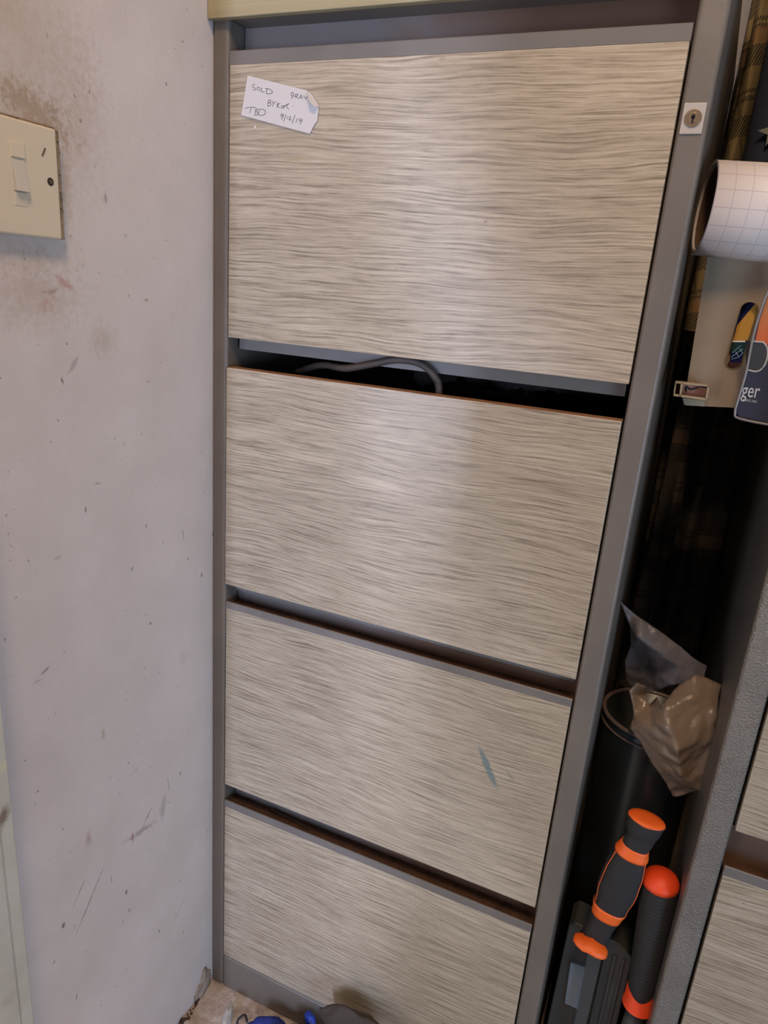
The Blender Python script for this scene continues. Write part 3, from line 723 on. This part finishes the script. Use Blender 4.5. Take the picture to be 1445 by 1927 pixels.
fr([(1270, 720), (1273, 720), (1269, 745), (1267, 744)], TY + .002, .009, 'box_wall', cream, mt)
fr([(1271, 720), (1282, 721), (1278, 746), (1268, 744)], TY + .010, .001, 'box_end', simple('brown_card', (96, 62, 44), 0.8), mt)
bm = bmesh.new()
for l in ([(1289, 731), (1293, 728), (1298, 733), (1304, 732)], [(1290, 729), (1291, 737)], [(1304, 732), (1314, 729)], [(1317, 727), (1330, 729)]):
    loft(bm, PP(l, TY + .0095), .0008, 6)
link('dark_smudge', bm, simple('dark_blue_smudge', (34, 34, 44), 0.7), mt)
fr([(1284, 749), (1326, 754), (1325, 765), (1288, 762)], TY + .012, .008, 'box_foot', cream, mt)
adopt(mt)

# orange and navy blister pack
bp_ = empty('blister_pack', (.56, .04, .95), 'orange and navy blister pack in front of the beige case at the right edge', 'package')
YP = .042
card = [(1470, 500), (1446, 552), (1428, 600), (1414, 645), (1405, 700), (1392, 745), (1384, 776), (1390, 783), (1470, 800)]
mo = NT('orange_to_red_print', 0.5, spec=.2)
sz = mo.node('ShaderNodeSeparateXYZ', {0: mo.co()}); n = mo.noise(mo.mapv(), 90, 3)
mo.set('Base Color', mo.ramp(mo.math('ADD', mo.maprange(sz.outputs[2], .985, 1.05), mo.math('MULTIPLY', mo.math('SUBTRACT', n, .5), .5)), [(0, (0.45, 0.035, 0.008)), (.35, (0.60, 0.11, 0.015)), (.7, (0.50, 0.18, 0.04)), (1, (0.36, 0.10, 0.03))]))
quad('backing_card', PP(card, YP), YP, simple('navy_card', (22, 24, 52), 0.5, spec=.2), bp_, .0015)
quad('orange_print', PP([(1470, 500), (1446, 552), (1430, 600), (1420, 645), (1424, 643), (1436, 643), (1445, 650), (1470, 655)], YP - .0006), YP - .0006, mo.m, bp_)
blob = [(1402, 640), (1424, 644), (1437, 645), (1443, 655), (1443, 675), (1437, 690), (1424, 697), (1404, 693)]
quad('black_window', PP(blob, YP - .0009), YP - .0009, M['black'], bp_)
bm = bmesh.new(); loft(bm, catmull(PP([(1412, 642), (1424, 643), (1437, 645), (1444, 657), (1443, 676), (1436, 691), (1424, 699), (1406, 696)], YP - .0012), 5), .0007, 6)
link('white_outline', bm, simple('white_outline_print', (190, 184, 178), 0.4), bp_, smooth=True)
white = simple('white_lettering', (205, 202, 200), 0.4)
def word(txt, u, v, u2, v2, hpx, y, parent, mat, name='lettering'):
    a, b = P(u, v, y), P(u2, v2, y); c = bpy.data.curves.new(name, 'FONT'); c.body = txt; c.size = 1; c.extrude = 0.0002; c.resolution_u = 3
    o = bpy.data.objects.new(name, c); COL.objects.link(o); c.materials.append(mat)
    d = b - a; bpy.context.view_layer.update(); wd_ = max(o.dimensions.x, .01); s = d.length / wd_
    hz = (P(u, v, y) - P(u, v - hpx, y)).length
    sy = hz / .72
    xa = d.normalized(); za = Vector((0, -1, 0)); ya = za.cross(xa)
    mtx = Matrix.Translation(a) @ Matrix((xa, ya, za)).transposed().to_4x4() @ Matrix.Diagonal((s, sy, 1, 1))
    # bake to a mesh so that it keeps its scale
    me = bpy.data.meshes.new_from_object(o); me.transform(mtx); bpy.data.objects.remove(o)
    o = bpy.data.objects.new(name, me); COL.objects.link(o); o.parent = parent; return o
word('ger', 1394, 746, 1427, 749, 28, YP - .0012, bp_, white)
word('SINCE 1925', 1397, 754, 1423, 758, 4, YP - .0012, bp_, white)
# clear blister edge
mg = NT('clear_blister', 0.3, (0.75, 0.75, 0.75, 1), spec=.15); mg.set('Transmission Weight', 0.9); mg.set('Alpha', 0.18)
bm = bmesh.new(); pc1 = PP([(1470, 500), (1440, 560), (1418, 630), (1404, 700), (1388, 755), (1383, 776), (1392, 788), (1470, 804)], YP - .004)
loft(bm, catmull(pc1, 4), .0011, 6); link('blister_edge', bm, simple('milky_edge', (120, 112, 106), 0.2), bp_, smooth=True)
quad('blister_shell', PP([(1470, 502), (1441, 560), (1419, 630), (1405, 700), (1389, 755), (1385, 776), (1393, 786), (1470, 802)], YP - .004), YP - .004, mg.m, bp_, .0003)
adopt(bp_)
# ------------------------------------------------------------------ tall tub with crumpled bags
tb = empty('round_tub', (.528, .16, 0), 'tall dark round tub standing in the gap, plastic bags hanging from its rim', 'tub')
TC = Vector((.5282, .150)); TR = .0560; TZ = .560
bm = bmesh.new()
prof = [(TR - .012, 0), (TR - .002, .01), (TR, TZ - .01), (TR, TZ)]
rings = []
inner = [(TR - .002, TZ), (TR - .003, .04), (.001, .04)]
for rr, z in prof + inner:
    rings.append([bm.verts.new((TC.x + rr * math.cos(2 * PI * k / 64), TC.y + rr * math.sin(2 * PI * k / 64), z)) for k in range(64)])
for A_, B_ in zip(rings, rings[1:]):
    for k in range(64): bm.faces.new((A_[k], A_[(k + 1) % 64], B_[(k + 1) % 64], B_[k]))
bm.faces.new(rings[0][::-1]); bm.faces.new(rings[-1])
link('tub_body', bm, M['tub'], tb, smooth=True)
for nm, rr, zz, rt in (('tub_rim', TR, TZ, .0026), ('lower_bead', TR + .0006, TZ - .012, .0014)):
    bm = bmesh.new(); pts = [(TC.x + rr * math.cos(a), TC.y + rr * math.sin(a), zz) for a in [2 * PI * k / 64 for k in range(65)]]
    loft(bm, pts, rt, 8, side=(0, 0, 1), cap=False); link(nm, bm, M['tubrim'], tb, smooth=True)
adopt(tb)
def film(name, col, alpha, rough, tr):
    m = NT(name, rough, srgb(*col)); m.set('Alpha', alpha); m.set('Transmission Weight', tr)
    m.set('Normal', m.bump(m.noise(m.mapv(), 130, 4, .6), .5, .003)); return m.m
g1 = ([P(u, v, y) for u, v, y in [(1167, 1133, .10), (1196, 1158, .105), (1236, 1184, .10), (1280, 1218, .10), (1310, 1243, .105), (1330, 1254, .115), (1324, 1276, .11), (1300, 1285, .10), (1262, 1290, .10), (1230, 1302, .12), (1200, 1306, .13), (1178, 1280, .13), (1176, 1245, .12), (1187, 1215, .11), (1186, 1180, .105)]],
      [P(u, v, y) for u, v, y in [(1200, 1200, .085), (1240, 1230, .088), (1205, 1250, .12), (1280, 1255, .095), (1230, 1270, .115)]])
f1 = sheet('clear_bag', g1, film('cloudy_film', (136, 130, 134), 0.5, 0.2, 0.2), step=.0025, amp=.0010, freq=90, seed=3, crease=.003)
tag(f1, 'pointed cloudy plastic bag sticking up out of the round tub', 'plastic bag')
g2 = ([P(u, v, y) for u, v, y in [(1183, 1303, .090), (1198, 1286, .095), (1214, 1292, .095), (1216, 1310, .10), (1222, 1326, .10), (1236, 1312, .095), (1275, 1292, .095), (1308, 1271, .10), (1335, 1280, .105), (1358, 1290, .11), (1352, 1310, .10), (1350, 1345, .085), (1345, 1390, .08), (1330, 1440, .08), (1318, 1488, .08), (1290, 1496, .078), (1266, 1500, .076), (1250, 1470, .075), (1225, 1435, .075), (1205, 1400, .078), (1185, 1372, .08), (1192, 1345, .085), (1190, 1325, .09)]],
      [P(u, v, y) for u, v, y in [(1250, 1340, .060), (1300, 1310, .080), (1225, 1370, .066), (1275, 1410, .048), (1320, 1380, .070), (1280, 1460, .058), (1300, 1440, .075), (1335, 1330, .085), (1200, 1310, .10)]])
f2 = sheet('brown_bag', g2, film('grubby_brown_film', (140, 120, 102), 0.80, 0.16, 0.1), step=.0025, amp=.0014, freq=80, seed=8, crease=.005)
tag(f2, 'grubby grey-brown plastic bag folded over the front of the round tub', 'plastic bag')

# ------------------------------------------------------------------ tools at the bottom of the gap
tc = empty('tool_case', (.52, .06, 0), 'dark grey ribbed tool case standing between the cabinets', 'tool case')
YT = .050
za, zb_ = 0.0, .318
bm = bmesh.new(); prism(bm, [(.4790, 0), (.5600, 0), (.5600, .300), (.5440, .312), (.4900, .318), (.4840, .310)], YT, YT + .038, 'y'); link('case_body', bm, M['dark_case'], tc, bevel=(.002, 2))
for x in (.5105, .5195, .5290, .5390, .5490):
    box('rib', x, x + .0032, YT - .003, YT + .001, .01, .296, M['dark_case'], tc, bevel=(.0008, 2))
lt = PP([(1073, 1812), (1101, 1821), (1089, 1901), (1062, 1889)], YT - .004)
bm = bmesh.new(); prism(bm, [(p.x, p.z) for p in lt], YT - .004, YT + .001, 'y'); l_ = link('latch', bm, M['latch'], tc, bevel=(.001, 2)); l_['label'] = 'blue-grey latch'
adopt(tc)

def tool_axis(pts, y): return [P(u, v, yy) for (u, v), yy in zip(pts, y)]
ta = empty('trowel_handle', (.54, .03, .42), 'black tool with bulging grip and orange bands, leaning on the tool case', 'tool')
axp = [(1217, 1542), (1212, 1556), (1206, 1574), (1196, 1590), (1188, 1606), (1174, 1640), (1163, 1668), (1150, 1700), (1140, 1722), (1131, 1738), (1122, 1756), (1112, 1776)]
yy = [.026, .026, .027, .027, .028, .028, .029, .030, .030, .031, .031, .032]
axs = tool_axis(axp, yy)
wpx = [34, 32, 26, 25, 31, 37, 38, 33, 28, 26, 26, 30]
mpp = .00056
rad = [(a * mpp, a * mpp * .72) for a in wpx]
def seg(i, j, grow=0.0, n=6):
    P_ = catmull(axs[i:j + 1], n); R_ = []
    for k in range(len(P_)):
        t = k / n; a = min(int(t), j - i - 1) if j > i else 0; f = min(1, t - a)
        r0, r1 = rad[i + a], rad[i + a + 1]; f2_ = f * f * (3 - 2 * f); R_.append((r0[0] + (r1[0] - r0[0]) * f2_ + grow, r0[1] + (r1[1] - r0[1]) * f2_ + grow))
    return P_, R_
SIDE = (1, 0, .35)
def part_loft(name, P_, R_, mat, par, power=2.3, seg_=28, bev=None):
    bm = bmesh.new(); loft(bm, P_, R_, seg_, power=power, side=SIDE); return link(name, bm, mat, par, smooth=True)
a_, b_ = seg(0, 11); part_loft('grip', a_, b_, M['rubber'], ta)
# orange pommel
d0 = (axs[0] - axs[1]).normalized()
part_loft('pommel', [axs[0] - d0 * .0005, axs[0] + d0 * .0012, axs[0] + d0 * .0022, axs[0] + d0 * .0026], [(35 * mpp, 25 * mpp), (33 * mpp, 23 * mpp), (20 * mpp, 13 * mpp), (6 * mpp, 5 * mpp)], M['orange'], ta, 2.0)
a_, b_ = seg(3, 4, .0007); part_loft('band', a_, b_, M['orange'], ta)
a_, b_ = seg(7, 8, .0007); part_loft('band', a_[1:], b_[1:], M['orange'], ta)
# thin orange piping down both sides of the grip
a_, b_ = seg(4, 7)
for sgn in (-1, 1):
    pts = []
    for p_, r_ in zip(a_, b_):
        t = (axs[7] - axs[4]).normalized(); s_ = Vector(SIDE); s_ = (s_ - t * s_.dot(t)).normalized(); u_ = t.cross(s_)
        if u_.y > 0: u_ = -u_
        th = math.radians(24); pts.append(p_ + s_ * (sgn * r_[0] * math.cos(th) * 1.0) + u_ * (r_[1] * math.sin(th) * 1.12))
    bm = bmesh.new(); loft(bm, pts, .0007, 6); link('piping', bm, M['orange'], ta, smooth=True)
# orange guard at the foot (wide and flat)
ga, gb = P(1080, 1763, .018), P(1142, 1797, .018); gm = ga.lerp(gb, .5)
gp = [ga, ga.lerp(gb, .12), ga.lerp(gb, .3), ga.lerp(gb, .5) + Vector((0, 0, .003)), ga.lerp(gb, .72) + Vector((0, 0, .001)), ga.lerp(gb, .9), gb]
bm = bmesh.new(); loft(bm, gp, [(.0030, .005), (.0048, .009), (.0054, .012), (.0064, .013), (.0058, .012), (.0050, .009), (.0028, .005)], 16, side=(0, 0, 1)); link('guard', bm, M['orange'], ta, smooth=True)
bm = bmesh.new(); prism(bm, [(gm.x - .001, gm.z), (gm.x + .015, gm.z), (gm.x + .012, .02), (gm.x + .004, .0)], .030, .034, 'y'); bl_ = link('blade', bm, M['dark_case'], ta)
adopt(ta)

tb2 = empty('ribbed_handle', (.57, .02, .38), 'black ribbed tube handle with red-orange ends beside the second cabinet', 'tool')
ax2 = tool_axis([(1243, 1662), (1205, 1872)], [.034, .034]); dd = (ax2[1] - ax2[0]); LL = dd.length; dd.normalize()
ptsb, rb_ = [], []
for k in range(131):
    t = k / 130; r_ = .0182 - .0035 * t + (.0007 if (k // 2) % 2 else 0); ptsb.append(ax2[0] + dd * LL * t); rb_.append(r_)
bm = bmesh.new(); loft(bm, ptsb, rb_, 28, side=(1, 0, .3)); link('grip', bm, M['rubber'], tb2, smooth=True)
part_loft('end_cap', [ax2[0] + dd * .001, ax2[0] - dd * .004, ax2[0] - dd * .009, ax2[0] - dd * .013, ax2[0] - dd * .0155], [.0192, .0192, .0165, .0105, .003], M['orange_red'], tb2, 2.0)
# lower collar with scooped upper edge
bm = bmesh.new(); n = 36; e1 = ax2[1] - dd * .004; top, bot = [], []
s_ = Vector((1, 0, .3)); s_ = (s_ - dd * s_.dot(dd)).normalized(); u_ = dd.cross(s_)
if u_.y > 0: u_ = -u_
for k in range(n):
    a = 2 * PI * k / n; dv = s_ * math.cos(a) + u_ * math.sin(a)
    sc_ = .011 * abs(math.cos(a)) ** 1.5 if True else 0
    top.append(bm.verts.new(e1 - dd * sc_ + dv * .0158)); bot.append(bm.verts.new(e1 + dd * .018 + dv * .0185))
mid = [bm.verts.new(e1 + dd * .009 + (s_ * math.cos(2 * PI * k / n) + u_ * math.sin(2 * PI * k / n)) * .0168) for k in range(n)]
for k in range(n):
    j = (k + 1) % n; bm.faces.new((top[k], top[j], mid[j], mid[k])); bm.faces.new((mid[k], mid[j], bot[j], bot[k]))
bm.faces.new(bot); link('collar', bm, M['orange_red'], tb2, smooth=False, bevel=(.0004, 1))
e2 = e1 + dd * .018
bm = bmesh.new(); loft(bm, [e2 - dd * .002, Vector((e2.x - .012, .034, .0))], .011, 20); link('shaft', bm, M['dark_case'], tb2, smooth=True)
adopt(tb2)

# ------------------------------------------------------------------ small things on the floor in front of the cabinet
def F(u, v, z=0.0):
    d = ray(u, v); return CAM + d * ((z - CAM.z) / d.z)
def lump(name, c, r, mat, parent=None, seed=0, nz=.25, sub=4, rotz=0):
    bm = bmesh.new(); bmesh.ops.create_icosphere(bm, subdivisions=sub, radius=1); R_ = Matrix.Rotation(rotz, 3, 'Z')
    for v in bm.verts:
        k = 1 + nz * noise.noise(v.co * 1.8 + Vector((seed, 0, 0))) + nz * .4 * noise.noise(v.co * 5 + Vector((0, seed, 0)))
        q = R_ @ Vector((v.co.x * r[0] * k, v.co.y * r[1] * k, v.co.z * r[2] * k)); v.co = Vector(c) + q
        v.co.z = max(v.co.z, .0005)
    return link(name, bm, mat, parent, smooth=True)
p = F(428, 1915, .006)
tag(lump('work_glove', (p.x, p.y, .008), (.006, .020, .008), M['glove'], seed=2, rotz=.35), 'grubby white glove finger on the floor beside the cabinet base', 'glove')
p = F(515, 1925, .02)
bb = empty('blue_pouch', (p.x, p.y, 0), 'royal blue pouch lying on the floor before the tall cabinet', 'pouch')
lump('pouch_body', (p.x + .008, p.y - .012, .016), (.038, .020, .018), M['blue'], bb, 5, rotz=.15)
q = F(455, 1915, .01)
tube('loop', [(q.x + .012, q.y - .004, .014), (q.x + .002, q.y + .004, .012), (q.x - .004, q.y - .004, .008), (q.x, q.y - .012, .003)], .0014, M['bagblack'], bb)
adopt(bb)
p = F(610, 1925, .03)
kb = empty('tool_bag', (p.x, p.y - .02, 0), 'black tool bag slumped on the floor, with a brown lump for the shadow on the bottom drawer', 'bag')
lump('bag_body', (p.x, p.y - .046, .022), (.050, .030, .036), M['bagblack'], kb, 9)
p2 = F(583, 1917, .045); bm = bmesh.new()
lump('blue_tab', (p2.x, p2.y, .045), (.012, .006, .006), simple('bright_blue_plastic', (34, 70, 190), .4), kb, 3, rotz=-.5)
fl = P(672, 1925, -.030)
fo = lump('shadow_lump', (fl.x, -.034, fl.z - .006), (.052, .010, .030), M['shadow_brown'], kb, 12, nz=.18); fo['label'] = 'brown lump standing for the shadow on the drawer'  # the drawer's cast shadow, modelled as a thin brown lump
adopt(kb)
p = F(720, 1922, .05)
tag(lump('leather_strap', (p.x, p.y - .012, .040), (.008, .010, .014), M['tan'], seed=4), 'small tan leather tab on the black bag by the bottom drawer', 'strap')
